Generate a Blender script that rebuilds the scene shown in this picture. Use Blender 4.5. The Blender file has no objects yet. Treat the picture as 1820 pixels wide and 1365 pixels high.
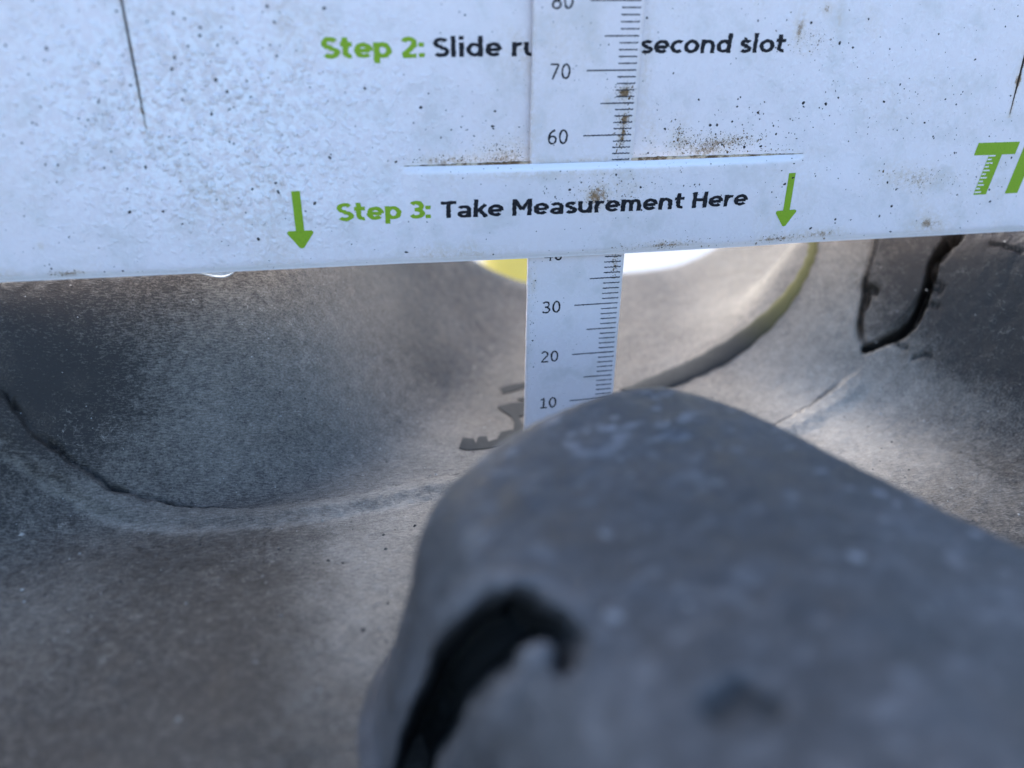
import bpy, bmesh, math, random
import numpy as np
from mathutils import Vector, Matrix

random.seed(7)
RNG = np.random.default_rng(7)
SC = bpy.context.scene
COL = SC.collection
MM = 0.001                                   # everything is measured in millimetres on the ruler, built in metres

# ------------------------------------------------------------------ camera
CAM = np.array([-26.589, -130.375, 79.324])                 # mm
FWD = np.array([0.16081, 0.88661, -0.43365]); FWD /= np.linalg.norm(FWD)
UPV = np.array([0.07621, 0.42691, 0.90108]); UPV -= FWD * (FWD @ UPV); UPV /= np.linalg.norm(UPV)
RGT = np.cross(FWD, UPV)
FPX = 1400.0                                                # focal length in photo pixels (1820 wide)
cd = bpy.data.cameras.new("camera")
cam = bpy.data.objects.new("camera", cd); COL.objects.link(cam)
cam.matrix_world = Matrix(((RGT[0], UPV[0], -FWD[0], CAM[0] * MM), (RGT[1], UPV[1], -FWD[1], CAM[1] * MM),
                           (RGT[2], UPV[2], -FWD[2], CAM[2] * MM), (0, 0, 0, 1)))
cd.sensor_width = 36.0; cd.lens = FPX / 1820 * 36
cd.clip_start = 0.004; cd.clip_end = 200
cd.dof.use_dof = True; cd.dof.focus_distance = 0.138; cd.dof.aperture_fstop = cd.lens / 3.4; cd.dof.aperture_blades = 0
SC.camera = cam

# ------------------------------------------------------------------ light
SUN_EL, SUN_AZ = 32.0, -14.0                   # degrees; azimuth from +Y (away from camera) towards +X
w = bpy.data.worlds.new("World"); SC.world = w; w.use_nodes = True
nt = w.node_tree; bg = nt.nodes["Background"]
sky = nt.nodes.new("ShaderNodeTexSky"); sky.sky_type = 'NISHITA'; sky.sun_disc = False
sky.sun_elevation = math.radians(SUN_EL); sky.sun_rotation = math.radians(SUN_AZ)
sky.air_density = 1.0; sky.dust_density = 2.5; sky.ozone_density = 4.0
nt.links.new(sky.outputs[0], bg.inputs[0]); bg.inputs[1].default_value = 0.15
sd = bpy.data.lights.new("sun", 'SUN'); sd.energy = 0.9; sd.angle = math.radians(64); sd.color = (1.0, 0.95, 0.88)
sun = bpy.data.objects.new("sun", sd); COL.objects.link(sun)
el, az = math.radians(SUN_EL), math.radians(SUN_AZ)
sdir = Vector((math.sin(az) * math.cos(el), math.cos(az) * math.cos(el), math.sin(el)))
sun.rotation_euler = (-sdir).to_track_quat('-Z', 'Y').to_euler(); sun.location = sdir * 2
vs = SC.view_settings; vs.view_transform = 'Standard'; vs.look = 'None'; vs.gamma = 1; vs.use_curve_mapping = False
vs.exposure = 1.68
SC.cycles.max_bounces = 6; SC.cycles.diffuse_bounces = 3; SC.cycles.glossy_bounces = 3; SC.cycles.use_adaptive_sampling = True; SC.cycles.adaptive_threshold = 0.02

# ------------------------------------------------------------------ helpers
def ray(px, py):
    return FWD + RGT * (px - 910) / FPX - UPV * (py - 682.5) / FPX
def at_height(px, py, h):
    d = ray(px, py); s = (h - CAM[2]) / d[2]; return CAM + d * s

def _hash(ix, iy, iz, seed):
    h = (ix * 374761393 + iy * 668265263 + iz * 2147483647 + seed * 974711) & 0xFFFFFFFF
    h = ((h ^ (h >> 13)) * 1274126177) & 0xFFFFFFFF
    h = ((h ^ (h >> 16)) * 2246822519) & 0xFFFFFFFF
    return ((h ^ (h >> 15)) & 0xFFFF) / 65535.0
def vnoise(P, scale, seed=0, octaves=1):
    """value noise, -1..1, P (n,3) in mm, scale = size of a blob in mm"""
    out = np.zeros(len(P)); amp, tot = 1.0, 0.0
    for o in range(octaves):
        q = P / (scale / 2 ** o) + 1000.0
        i = np.floor(q).astype(np.int64); f = q - i; f = f * f * (3 - 2 * f)
        v = 0
        for dx in (0, 1):
            for dy in (0, 1):
                for dz in (0, 1):
                    wgt = (f[:, 0] if dx else 1 - f[:, 0]) * (f[:, 1] if dy else 1 - f[:, 1]) * (f[:, 2] if dz else 1 - f[:, 2])
                    v = v + wgt * _hash(i[:, 0] + dx, i[:, 1] + dy, i[:, 2] + dz, seed + o * 17)
        out += amp * (v * 2 - 1); tot += amp; amp *= 0.5
    return out / tot
def sstep(a, b, x):
    t = np.clip((x - a) / (b - a), 0, 1); return t * t * (3 - 2 * t)
def polydist(P, path):
    """unsigned distance, signed side (+ left of travel) and arc parameter 0..1 of points P to polyline path (any dim, side uses xy)"""
    path = np.asarray(path, float); best = np.full(len(P), 1e9); side = np.ones(len(P)); par = np.zeros(len(P))
    L = np.r_[0, np.cumsum(np.linalg.norm(np.diff(path, axis=0), axis=1))]
    for k in range(len(path) - 1):
        a, b = path[k], path[k + 1]; ab = b - a; t = np.clip(((P - a) @ ab) / (ab @ ab), 0, 1)
        d = np.linalg.norm(P - (a + t[:, None] * ab), axis=1)
        m = d < best
        cr = ab[0] * (P[:, 1] - a[1]) - ab[1] * (P[:, 0] - a[0])
        best[m] = d[m]; side[m] = np.sign(cr[m]); par[m] = (L[k] + t[m] * (L[k + 1] - L[k])) / L[-1]
    return best, side, par
def catmull(pts, n=12, closed=False):
    pts = [np.asarray(p, float) for p in pts]; out = []
    m = len(pts); rng = range(m) if closed else range(m - 1)
    for k in rng:
        if closed: p0, p1, p2, p3 = pts[(k - 1) % m], pts[k], pts[(k + 1) % m], pts[(k + 2) % m]
        else: p0, p1, p2, p3 = pts[max(k - 1, 0)], pts[k], pts[k + 1], pts[min(k + 2, m - 1)]
        for j in range(n):
            t = j / n
            out.append(0.5 * ((2 * p1) + (-p0 + p2) * t + (2 * p0 - 5 * p1 + 4 * p2 - p3) * t * t + (-p0 + 3 * p1 - 3 * p2 + p3) * t ** 3))
    if not closed: out.append(pts[-1])
    return np.array(out)

def mesh_obj(name, verts_mm, faces, mat, parent=None, smooth=True, attrs=None, normals=None):
    me = bpy.data.meshes.new(name)
    me.from_pydata((np.asarray(verts_mm, float) * MM).tolist(), [], [tuple(f) for f in faces] if not isinstance(faces, np.ndarray) else faces.tolist())
    me.update()
    if smooth: me.polygons.foreach_set("use_smooth", np.ones(len(me.polygons), bool))
    for k, v in (attrs or {}).items():
        a = me.attributes.new(k, 'FLOAT', 'POINT'); a.data.foreach_set("value", np.asarray(v, np.float32))
    if normals is not None: me.normals_split_custom_set_from_vertices(np.asarray(normals).tolist())
    me.materials.append(mat)
    o = bpy.data.objects.new(name, me); COL.objects.link(o)
    if parent is not None:
        o.parent = parent; o.location = -parent.location
    return o
def thing(name, label, cat, loc_mm):
    o = bpy.data.objects.new(name, None); COL.objects.link(o); o.location = Vector(loc_mm) * MM
    o.empty_display_size = 0.01
    o["label"] = label; o["category"] = cat
    return o

class NB:
    """small node builder"""
    def __init__(s, name):
        s.m = bpy.data.materials.new(name); s.m.use_nodes = True; s.t = s.m.node_tree
        s.b = s.t.nodes["Principled BSDF"]
        tc = s.t.nodes.new("ShaderNodeTexCoord"); mp = s.t.nodes.new("ShaderNodeMapping")
        mp.inputs["Scale"].default_value = (1000, 1000, 1000); s.t.links.new(tc.outputs["Object"], mp.inputs[0]); s.co = mp.outputs[0]
    def link(s, a, b): s.t.links.new(a, b)
    def setin(s, sock, v):
        if isinstance(v, bpy.types.NodeSocket): s.link(v, sock)
        else: sock.default_value = v
    def map(s, scale=(1, 1, 1), rot=(0, 0, 0), src=None):
        n = s.t.nodes.new("ShaderNodeMapping"); s.link(src or s.co, n.inputs[0]); n.inputs["Scale"].default_value = scale; n.inputs["Rotation"].default_value = rot; return n.outputs[0]
    def noise(s, scale, detail=4, rough=0.55, dist=0.0, vec=None, col=False):
        n = s.t.nodes.new("ShaderNodeTexNoise"); s.link(vec or s.co, n.inputs["Vector"]); n.inputs["Scale"].default_value = scale
        n.inputs["Detail"].default_value = detail; n.inputs["Roughness"].default_value = rough; n.inputs["Distortion"].default_value = dist
        return n.outputs["Color" if col else "Fac"]
    def voro(s, scale, feature='F1', vec=None, out="Distance", rnd=1.0):
        n = s.t.nodes.new("ShaderNodeTexVoronoi"); n.feature = feature; s.link(vec or s.co, n.inputs["Vector"]); n.inputs["Scale"].default_value = scale
        n.inputs["Randomness"].default_value = rnd; return n.outputs[out]
    def math(s, op, a, b=0.0, clamp=False):
        n = s.t.nodes.new("ShaderNodeMath"); n.operation = op; n.use_clamp = clamp; s.setin(n.inputs[0], a); s.setin(n.inputs[1], b); return n.outputs[0]
    def rng(s, x, a, b, c=0.0, d=1.0):
        n = s.t.nodes.new("ShaderNodeMapRange"); n.interpolation_type = 'SMOOTHSTEP'
        s.setin(n.inputs[0], x)
        for k, v in enumerate((a, b, c, d)): s.setin(n.inputs[k + 1], v)
        return n.outputs[0]
    def mix(s, f, a, b):
        n = s.t.nodes.new("ShaderNodeMix"); n.data_type = 'RGBA'; s.setin(n.inputs[0], f)
        for i, v in ((6, a), (7, b)):
            if isinstance(v, tuple): n.inputs[i].default_value = (*v, 1)
            else: s.link(v, n.inputs[i])
        return n.outputs[2]
    def vadd(s, a, b, k):
        n = s.t.nodes.new("ShaderNodeVectorMath"); n.operation = 'MULTIPLY_ADD'; s.link(b, n.inputs[0]); n.inputs[1].default_value = (k, k, k); s.link(a, n.inputs[2]); return n.outputs[0]
    def attr(s, name):
        n = s.t.nodes.new("ShaderNodeAttribute"); n.attribute_name = name; return n.outputs["Fac"]
    def bump(s, h, dist, strength=1.0, prev=None):
        n = s.t.nodes.new("ShaderNodeBump"); s.link(h, n.inputs["Height"]); n.inputs["Distance"].default_value = dist * MM; s.setin(n.inputs["Strength"], strength)
        if prev is not None: s.link(prev, n.inputs["Normal"])
        return n.outputs[0]
    def done(s, color=None, rough=None, normal=None, spec=0.5):
        if color is not None:
            if isinstance(color, tuple): s.b.inputs["Base Color"].default_value = (*color, 1)
            else: s.link(color, s.b.inputs["Base Color"])
        if rough is not None: s.setin(s.b.inputs["Roughness"], rough)
        if normal is not None: s.link(normal, s.b.inputs["Normal"])
        s.b.inputs["Specular IOR Level"].default_value = spec
        return s.m

# ------------------------------------------------------------------ materials
def rubber(name, dark, dusty, amount, rough, speck=0.0):
    n = NB(name)
    mot = n.noise(0.55, 4, 0.68); grain = n.noise(3.2, 2, 0.7)
    fib = n.noise(1.0, 3, 0.7, 0.0, vec=n.map((0.8, 4.6, 3.4), (0.2, 0.1, 0.45)))
    fac = n.math('ADD', 0.27, n.math('MULTIPLY', mot, 0.55))
    fac = n.math('ADD', fac, n.math('MULTIPLY', fib, 1.0)); fac = n.math('ADD', fac, n.math('MULTIPLY', grain, 0.6))
    fac = n.rng(fac, 0.98, 1.95, 0.0, 1.0)
    fac = n.math('ADD', n.math('MULTIPLY', fac, amount), n.math('SUBTRACT', n.attr("dust_light"), 0.5), True)
    col = n.mix(fac, dark, dusty)
    # fine pale web of crazing
    edge = n.math('ABSOLUTE', n.math('SUBTRACT', n.noise(0.30, 3, 0.6, 0.5), 0.5))
    web = n.math('MULTIPLY', n.rng(edge, 0.0, 0.007, 1.0, 0.0), n.attr('web'))
    web = n.math('MULTIPLY', web, n.rng(mot, 0.42, 0.58))
    col = n.mix(n.math('MULTIPLY', web, 0.45), col, tuple(min(1, c * 1.35) for c in dusty))
    pit = n.math('MULTIPLY', n.rng(grain, 0.36, 0.27), n.rng(mot, 0.60, 0.45))
    col = n.mix(n.math('MULTIPLY', pit, 0.7), col, tuple(c * 0.6 for c in dark))
    # warm soil tint in patches
    col = n.mix(n.math('MULTIPLY', n.math('MULTIPLY', n.attr('soil'), n.rng(grain, 0.35, 0.65)), 0.13), col, (0.22, 0.165, 0.115))
    col = n.mix(n.attr("darken"), col, (0.022, 0.024, 0.024))
    # pale grains of dust
    v = n.voro(0.42, 'F1'); gm = n.math('MULTIPLY', n.rng(v, 0.04, 0.07, 1.0, 0.0), n.attr('grains'))
    col = n.mix(n.math('MULTIPLY', gm, 0.7), col, (0.5, 0.49, 0.46))
    if speck:
        wv = n.vadd(n.co, n.noise(0.7, 2, col=True), 2.2)
        v2 = n.voro(0.28, 'F1', wv); rr = n.math('MULTIPLY', n.math('POWER', n.voro(0.28, 'F1', wv, "Color"), 4.0), 0.42)
        sm = n.math('MULTIPLY', n.rng(n.math('SUBTRACT', v2, rr), -0.05, 0.03, 1.0, 0.0), n.math('ADD', 0.25, n.math('MULTIPLY', n.attr('speck'), 0.75)))
        col = n.mix(n.math('MULTIPLY', sm, speck), col, (0.36, 0.37, 0.39))
    hgt = n.math('ADD', n.math('MULTIPLY', fib, 0.30), n.math('ADD', n.math('MULTIPLY', grain, 0.14), n.math('MULTIPLY', mot, 0.45)))
    bp = n.bump(hgt, 0.6, 0.95)
    rg = n.rng(mot, 0.3, 0.7, rough - 0.07, rough + 0.09)
    rg = n.math('ADD', rg, n.rng(fac, 0.0, 0.25, -0.12, 0.05))          # bare rubber is shinier than dusty rubber
    return n.done(col, rg, bp, 0.34)

M = {}
M["tread"] = rubber("dusty_rubber", (0.031, 0.025, 0.020), (0.44, 0.39, 0.325), 0.72, 0.58)
M["lug"] = rubber("dark_rubber", (0.046, 0.046, 0.048), (0.19, 0.19, 0.20), 0.8, 0.56, 0.5)
n = NB("smooth_dark_rubber"); M["mark"] = n.done(n.mix(n.attr("olive"), n.mix(n.noise(0.8, 4), (0.020, 0.021, 0.020), (0.050, 0.050, 0.048)), (0.13, 0.12, 0.05)), 0.8, n.bump(n.noise(2.0, 3), 0.08, 0.5), 0.2)

def plastic(name, base):
    n = NB(name)
    warp = n.vadd(n.co, n.noise(0.4, 4, col=True), 2.5)
    cloud = n.noise(0.16, 4, 0.62); fine = n.noise(1.4, 3, 0.7); fine2 = n.noise(4.5, 2, 0.7)
    film = n.math('MULTIPLY', n.rng(cloud, 0.44, 0.70), 0.5)
    col = n.mix(film, base, (0.60, 0.575, 0.55))
    d = n.attr("dirt")
    haze = n.math('MULTIPLY', d, n.rng(fine, 0.30, 0.62)); haze = n.math('MULTIPLY', haze, 0.85)
    col = n.mix(haze, col, (0.58, 0.43, 0.24))
    crust = n.math('MULTIPLY', n.rng(n.math('ADD', d, n.math('MULTIPLY', n.math('ADD', fine2, fine), 0.5)), 1.0, 1.22), 0.9)
    col = n.mix(crust, col, (0.24, 0.12, 0.035))
    col = n.mix(n.attr('edge_light'), col, (0.97, 0.95, 0.95))  # slot lip and bottom edge painted whiter, as if catching light
    glint = n.math('MULTIPLY', n.attr('pimple'), n.rng(n.noise(0.85, 3, 0.6, 0.8), 0.46, 0.56))  # glints of the pimpled film painted into the colour
    col = n.mix(n.math('MULTIPLY', glint, 0.75), col, (0.95, 0.95, 0.96))
    v = n.voro(0.95, 'F1', warp)
    pep = n.math('MULTIPLY', n.rng(v, 0.05, 0.11, 1.0, 0.0), n.rng(n.math('ADD', n.noise(0.12, 4), n.math('MULTIPLY', d, 0.3)), 0.5, 0.62))
    col = n.mix(n.math('MULTIPLY', pep, 0.55), col, (0.16, 0.145, 0.13))
    p = n.attr("pimple")
    blis = n.voro(0.75, 'F1', warp); blis2 = n.noise(1.0, 2, 0.5, 1.0)
    pim = n.math('MULTIPLY', n.math('ADD', n.rng(blis, 0.08, 0.5, 0.30, 0.0), n.math('MULTIPLY', blis2, 0.32)), p)
    hgt = n.math('ADD', pim, n.math('ADD', n.math('MULTIPLY', n.noise(0.35, 2), 0.03), n.math('MULTIPLY', fine2, 0.005)))
    bp = n.bump(hgt, 1.0, 0.8)
    rg = n.math('ADD', n.rng(cloud, 0.35, 0.75, 0.2, 0.38), n.math('MULTIPLY', d, 0.35), True)
    return n.done(col, rg, bp, 0.5)
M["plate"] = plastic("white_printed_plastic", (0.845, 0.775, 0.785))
M["ruler"] = plastic("white_ruler_plastic", (0.845, 0.775, 0.785))
def ink(name, c, lo):
    n = NB(name); return n.done(n.mix(n.rng(n.noise(3.5, 4, 0.75), 0.45, 0.72), c, lo), 0.5, n.bump(n.noise(6, 2), 0.02, 0.4), 0.15)
M["black"] = ink("black_ink", (0.012, 0.012, 0.016), (0.045, 0.045, 0.055))
M["grey"] = ink("grey_ink", (0.035, 0.036, 0.045), (0.11, 0.11, 0.13))
M["green"] = ink("green_ink", (0.275, 0.44, 0.028), (0.21, 0.345, 0.024))
n = NB("dark_grit"); M["grit"] = n.done((0.018, 0.016, 0.016), 0.7)
n = NB("slit_dark_soil"); M["slit"] = n.done(n.mix(n.noise(1.5, 3), (0.012, 0.009, 0.008), (0.06, 0.04, 0.025)), 0.9)
n = NB("rusty_slot_dirt"); M["slotdirt"] = n.done(n.mix(n.rng(n.noise(0.5, 4, 0.7), 0.42, 0.6), (0.13, 0.078, 0.035), (0.58, 0.47, 0.33)), 0.9)
n = NB("brown_soil"); M["soil"] = n.done(n.mix(n.noise(1.2, 3), (0.055, 0.031, 0.013), (0.25, 0.15, 0.06)), 0.85)

# ------------------------------------------------------------------ tyre tread: one height field shaped by control heights
# left and right tread blocks rise from these foot lines (mm, seen from above), each with its own wall width along the line
footL = catmull([(-175, -62), (-140, -48), (-112, -34), (-92, -22), (-75, -14), (-58, -10), (-44, -6), (-30, 2), (-15, 18), (-1, 38), (15, 58), (27, 78), (32, 125)], 14)
wL = ([0, 0.25, 0.40, 0.52, 0.60, 0.70, 0.82, 1.0], [34, 28, 23, 18, 24, 40, 48, 50])
footR = catmull([(190, -62), (145, -48), (117, -38), (99, -26), (86, -12), (73, 2), (58, 12), (45, 24), (43, 42), (53, 70), (60, 125)][::-1], 14)
FLO = np.array([(0, -20, -0.2), (-30, -20, 0), (-55, -12, 0.2), (-80, -25, 0.5), (-110, -60, -2), (-73, -58, -3.0), (-52, -40, 2.2), (-48, -62, 2.4), (-28, -60, -3.0), (-30, -35, -0.4),
                (-60, -90, 0), (-30, -100, -5), (12, 12, -0.3), (12, 45, 1.2), (32, 74, 10.5), (32, 110, 11.5), (30, -70, -2), (60, -40, -1), (100, -70, -1), (140, -120, 0), (-150, -130, -2), (-30, 20, 0.3), (40, 0, 0)], float)
def _phi(r2): return 0.5 * r2 * np.log(np.maximum(r2, 1e-9))
S_ = 100.0
cxy = FLO[:, :2] / S_
K = _phi(((cxy[:, None] - cxy[None]) ** 2).sum(-1)) + np.eye(len(FLO)) * 0.002
Pm = np.c_[np.ones(len(FLO)), cxy]
A = np.block([[K, Pm], [Pm.T, np.zeros((3, 3))]])
sol = np.linalg.solve(A, np.r_[FLO[:, 2], 0, 0, 0]); wts, aff = sol[:-3], sol[-3:]
def rise(x):
    x = np.clip(x, 0, 1); y = x * x * (3 - 2 * x); return 0.7 * y + 0.3 * x ** 3
def raw_h(X, Y):
    q = np.c_[X, Y] / S_; out = np.empty(len(q))
    for a in range(0, len(q), 40000):
        b = q[a:a + 40000]
        out[a:a + 40000] = _phi(((b[:, None] - cxy[None]) ** 2).sum(-1)) @ wts + aff[0] + b @ aff[1:]
    out = np.clip(out, -8, 12)
    p = np.c_[X, Y]
    d, s, t = polydist(p, footL); out = out + (38.6 - out) * rise(np.where(s > 0, d, 0) / np.interp(t, *wL))
    d, s, t = polydist(p, footR); out = out + (38.7 - out) * rise(np.where(s > 0, d, 0) / (22 + 28 * (1 - sstep(0.25, 0.52, t))))
    # shoulder: the tread rolls away behind the groove
    e = Y - (74 + 0.04 * (X - 20)); return out - np.where(e > 0, (e ** 2) / 9.0, 0)
CS = 1.5; cgx = np.arange(-201, 201.1, CS); cgy = np.arange(-165, 141.1, CS)
_a, _b = np.meshgrid(cgx, cgy); CH = raw_h(_a.ravel(), _b.ravel()).reshape(_a.shape)
for _ in range(9):
    for ax in (0, 1): q_ = np.pad(CH, [(1, 1) if k == ax else (0, 0) for k in (0, 1)], mode='edge'); CH = (np.take(q_, range(0, CH.shape[ax]), ax) + 2 * CH + np.take(q_, range(2, CH.shape[ax] + 2), ax)) / 4
def _cw(f): return [0.5 * (-f + 2 * f * f - f ** 3), 0.5 * (2 - 5 * f * f + 3 * f ** 3), 0.5 * (f + 4 * f * f - 3 * f ** 3), 0.5 * (-f * f + f ** 3)]
def base_h(X, Y):
    u = np.clip((np.asarray(X) - cgx[0]) / CS, 1, len(cgx) - 3.01); v = np.clip((np.asarray(Y) - cgy[0]) / CS, 1, len(cgy) - 3.01)
    i = u.astype(int); j = v.astype(int); a = _cw(u - i); b = _cw(v - j); out = 0
    for p in range(4):
        for q_ in range(4): out = out + a[p] * b[q_] * CH[j - 1 + q_, i - 1 + p]
    return out
def hit(px, py):
    """first point of the smooth tread surface along a photo ray"""
    d = ray(px, py); s = np.linspace(80, 320, 160); P = CAM + s[:, None] * d
    k = np.argmax(P[:, 2] < base_h(P[:, 0], P[:, 1])); a, b = s[k - 1], s[k]
    for _ in range(12):
        m = (a + b) / 2; p = CAM + m * d
        if p[2] < base_h(p[:1], p[1:2])[0]: b = m
        else: a = m
    return CAM + a * d

seam = catmull([hit(*p)[:2] for p in [(0, 700), (60, 768), (120, 818), (200, 866), (290, 897), (400, 909), (520, 902), (650, 882), (800, 850)]]
               + [hit(*p)[:2] for p in [(1000, 838), (1200, 812), (1330, 778), (1400, 745), (1475, 697), (1540, 640)]], 6)
def inside(P, poly):
    r = np.zeros(len(P), bool); j = len(poly) - 1
    for i in range(len(poly)):
        a, b = poly[i], poly[j]
        c = ((a[1] > P[:, 1]) != (b[1] > P[:, 1])) & (P[:, 0] < (b[0] - a[0]) * (P[:, 1] - a[1]) / (b[1] - a[1] + 1e-12) + a[0]); r ^= c; j = i
    return r
crackR = np.array([hit(*p)[:2] for p in [(1700, 405), (1690, 425), (1668, 450), (1652, 478), (1646, 505), (1637, 540), (1622, 572), (1600, 595), (1572, 608), (1545, 618), (1535, 622)]])
crackL = np.array([hit(*p)[:2] for p in [(1536, 508), (1541, 525), (1534, 548), (1529, 575), (1532, 600), (1537, 622)]])
notch = np.array([hit(*p)[:2] for p in [(1536, 510), (1552, 516), (1544, 530)]])

gx = np.r_[np.arange(-170, -112, 1.5), np.arange(-112, 112, 0.4), np.arange(112, 171, 1.5)]
gy = np.r_[np.arange(-140, -90, 1.2), np.arange(-90, -70, 0.6), np.arange(-70, -16, 0.4), np.arange(-16, 14, 0.28), np.arange(14, 45, 0.4), np.arange(45, 70, 0.7), np.arange(70, 106, 0.8)]
GX, GY = np.meshgrid(gx, gy); X, Y = GX.ravel(), GY.ravel()
HB = base_h(X, Y); H = HB.copy(); P2 = np.c_[X, Y]; P3 = np.c_[X, Y, H]
jag = vnoise(P3, 1.6, 3, 3); jag2 = vnoise(P3, 5, 9, 2)
# raised moulding seam around the groove floor: ragged inner step, soft outer fall
seam3 = np.c_[seam, base_h(seam[:, 0], seam[:, 1])]
fj = np.c_[vnoise(P3, 1.3, 6, 2), vnoise(P3, 1.3, 7, 2), vnoise(P3, 1.3, 8, 2)]
SD, SS, ST = polydist(P3 + fj * 0.55 + np.c_[jag2, jag2, jag2] * 0.4, seam3); ins = SS > 0     # left of travel = inside (far side)
fade = (1 - 0.15 * sstep(0.45, 0.6, ST)) * (1 - sstep(0.955, 0.995, ST))
DS = np.where(ins, 0.45 * 2.0 * np.exp(-(SD / 0.6) ** 2) * np.clip(0.65 + 1.3 * vnoise(P3, 4, 21, 2), 0, 1.3), -1.25 * sstep(0.0, 0.6, SD) * (1 - sstep(2.2, 6.0, SD)) * (0.9 + 0.1 * jag2)) * fade
# torn block on the right: a deep crack, a thin crack, a notch and hair cracks, all sunk square to the surface (depth D)
crack3 = lambda pts: np.array([hit(*p) for p in pts])
CR = np.c_[jag, jag2, vnoise(P3, 2.0, 5, 2)]
R3 = crack3([(1706, 400), (1690, 425), (1668, 447), (1657, 470), (1655, 486), (1648, 512), (1640, 540), (1624, 572), (1602, 592), (1574, 606), (1548, 618), (1536, 622)])
d, s, t = polydist(P3 + CR * 0.3, R3)
wd = 0.55 + 0.25 * np.sin(np.pi * np.clip(t, 0, 1)) + 0.25 * np.exp(-((t - 0.8) / 0.12) ** 2) + 0.8 * np.exp(-((t - 0.08) / 0.09) ** 2)
D = 7.0 * (1 - sstep(wd * 0.7, wd * 1.35, d)); crackm = 1 - sstep(wd * 0.6, wd * 1.2, d)
L3 = crack3([(1562, 405), (1553, 440), (1541, 478), (1534, 505), (1537, 528), (1531, 552), (1527, 580), (1530, 604), (1537, 622)])
d, s, t = polydist(P3 + CR * 0.2, L3)
D = np.maximum(D, (0.8 + 3.0 * sstep(0.38, 0.5, t) * (1 - sstep(0.8, 1.0, t))) * (1 - sstep(0.15, 0.8, d)))
d, s, t = polydist(P3 + CR * 0.2, crack3([(1538, 511), (1548, 513), (1556, 518)])); D = np.maximum(D, 3.0 * (1 - sstep(0.3, 0.95, d)))
d, s, t = polydist(P3, crack3([(1540, 520), (1541, 532), (1537, 545)])); D = np.maximum(D, 3.5 * (1 - sstep(0.3, 1.0, d)))
for pts in ([(1652, 500), (1664, 502), (1676, 512)], [(1650, 508), (1662, 516), (1672, 520)], [(1658, 470), (1672, 462), (1690, 440)], [(1640, 545), (1652, 540), (1666, 546)], [(1760, 430), (1790, 438), (1815, 446)], [(1620, 640), (1640, 632), (1655, 634)], [(1590, 610), (1600, 618), (1612, 620)]):
    d, s, t = polydist(P3 + CR * 0.35, crack3(pts)); D = np.maximum(D, 0.9 * (1 - sstep(0.1, 0.5, d)))
# flap: its right half is broken off lower, along a ledge
fl = np.array([hit(*p)[:2] for p in [(1548, 616), (1580, 585), (1612, 555), (1640, 510), (1656, 465)]])
d, s, t = polydist(P2 + np.c_[jag, jag2] * 0.3, fl); D = D + 0.9 * sstep(-0.1, 0.5, -d * s) * (d < 6) * inside(P2, np.r_[fl, R3[::-1][1:9, :2]])
# small tears, wear and unevenness
P3 = np.c_[X, Y, H]
Hs = H.copy(); H += 0.35 * vnoise(P3, 14, 31, 3) + 0.14 * vnoise(P3, 2.2, 41, 3) + 0.05 * vnoise(P3, 0.9, 43, 2)
topz = sstep(34, 38, HB); H += topz * (0.5 * vnoise(P3, 2.5, 51, 3) + 0.25 * vnoise(P3, 0.9, 57, 2) - 0.3)
wallR = sstep(50, 75, X) * sstep(4, 14, HB); H += wallR * (0.30 * vnoise(P3, 1.6, 61, 3) + 0.22 * np.minimum(vnoise(P3, 3.0, 62, 3), 0.1))
dust_light = 0.5 + 0.16 * vnoise(P3, 30, 71, 2) + 0.16 * vnoise(P3, 16, 72, 4)
webm = sstep(0.02, 0.32, vnoise(P3, 14, 73, 3)); soilm = sstep(0.10, 0.45, vnoise(P3, 5.5, 74, 4)); grm = sstep(0.1, 0.25, vnoise(P3, 7, 75, 2))
dust_light += (0.12 * np.exp(-((SD - 2.6) / 2.4) ** 2) * (1 + vnoise(P3, 3, 23, 3)) + 0.24 * np.exp(-((SD - 5.4 - jag) / 0.8) ** 2)) * (SS < 0) * (1 - 0.6 * sstep(0.4, 0.55, ST))
def blob(x, y, sx, sy, k): return k * np.exp(-((X - x + 5 * jag2) / sx) ** 2 - ((Y - y + 5 * jag) / sy) ** 2)
dust_light += -0.08 + blob(52, 22, 32, 42, 0.12) + blob(66, -9, 18, 22, 0.58) + blob(-26, 8, 34, 26, 0.18) + blob(20, 55, 30, 25, 0.02) + blob(-29, -28, 12, 32, 0.32)  # sunlit floor patches painted paler over the real dust
dust_light -= 0.04 * (1 - sstep(-42, -30, X)) * (1 - sstep(-24, -12, Y)); dust_light += blob(-54, -2, 20, 14, 0.12); dust_light -= 0.40 * sstep(5, 16, HB) * sstep(74, 90, X - 0.35 * Y) + 0.24 * sstep(6, 20, HB) * (1 - sstep(-76, -40, X))  # painted shade at lower left; walls darker, mid-left paler
flap_poly = np.array([hit(*p)[:2] for p in [(1560, 405), (1548, 450), (1534, 500), (1527, 560), (1534, 622), (1572, 608), (1600, 595), (1622, 572), (1637, 540), (1646, 505), (1652, 478), (1668, 450), (1690, 425), (1700, 405)]])
isf = inside(P2, flap_poly); dust_light -= 0.22 * isf; dust_light += 0.20 * blob(64, 20, 16, 22, 1.0) * ~isf  # flap barer of dust; bank beside it painted paler as if lit
darken = np.clip(0.95 * np.exp(-(np.where(SS > 0, SD, SD * 4.0) / 0.75) ** 2) * np.clip(0.45 + 1.5 * vnoise(P3, 5, 21, 2), 0, 1) * fade, 0, 1)  # dark broken line along the inner edge of the seam
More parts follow.
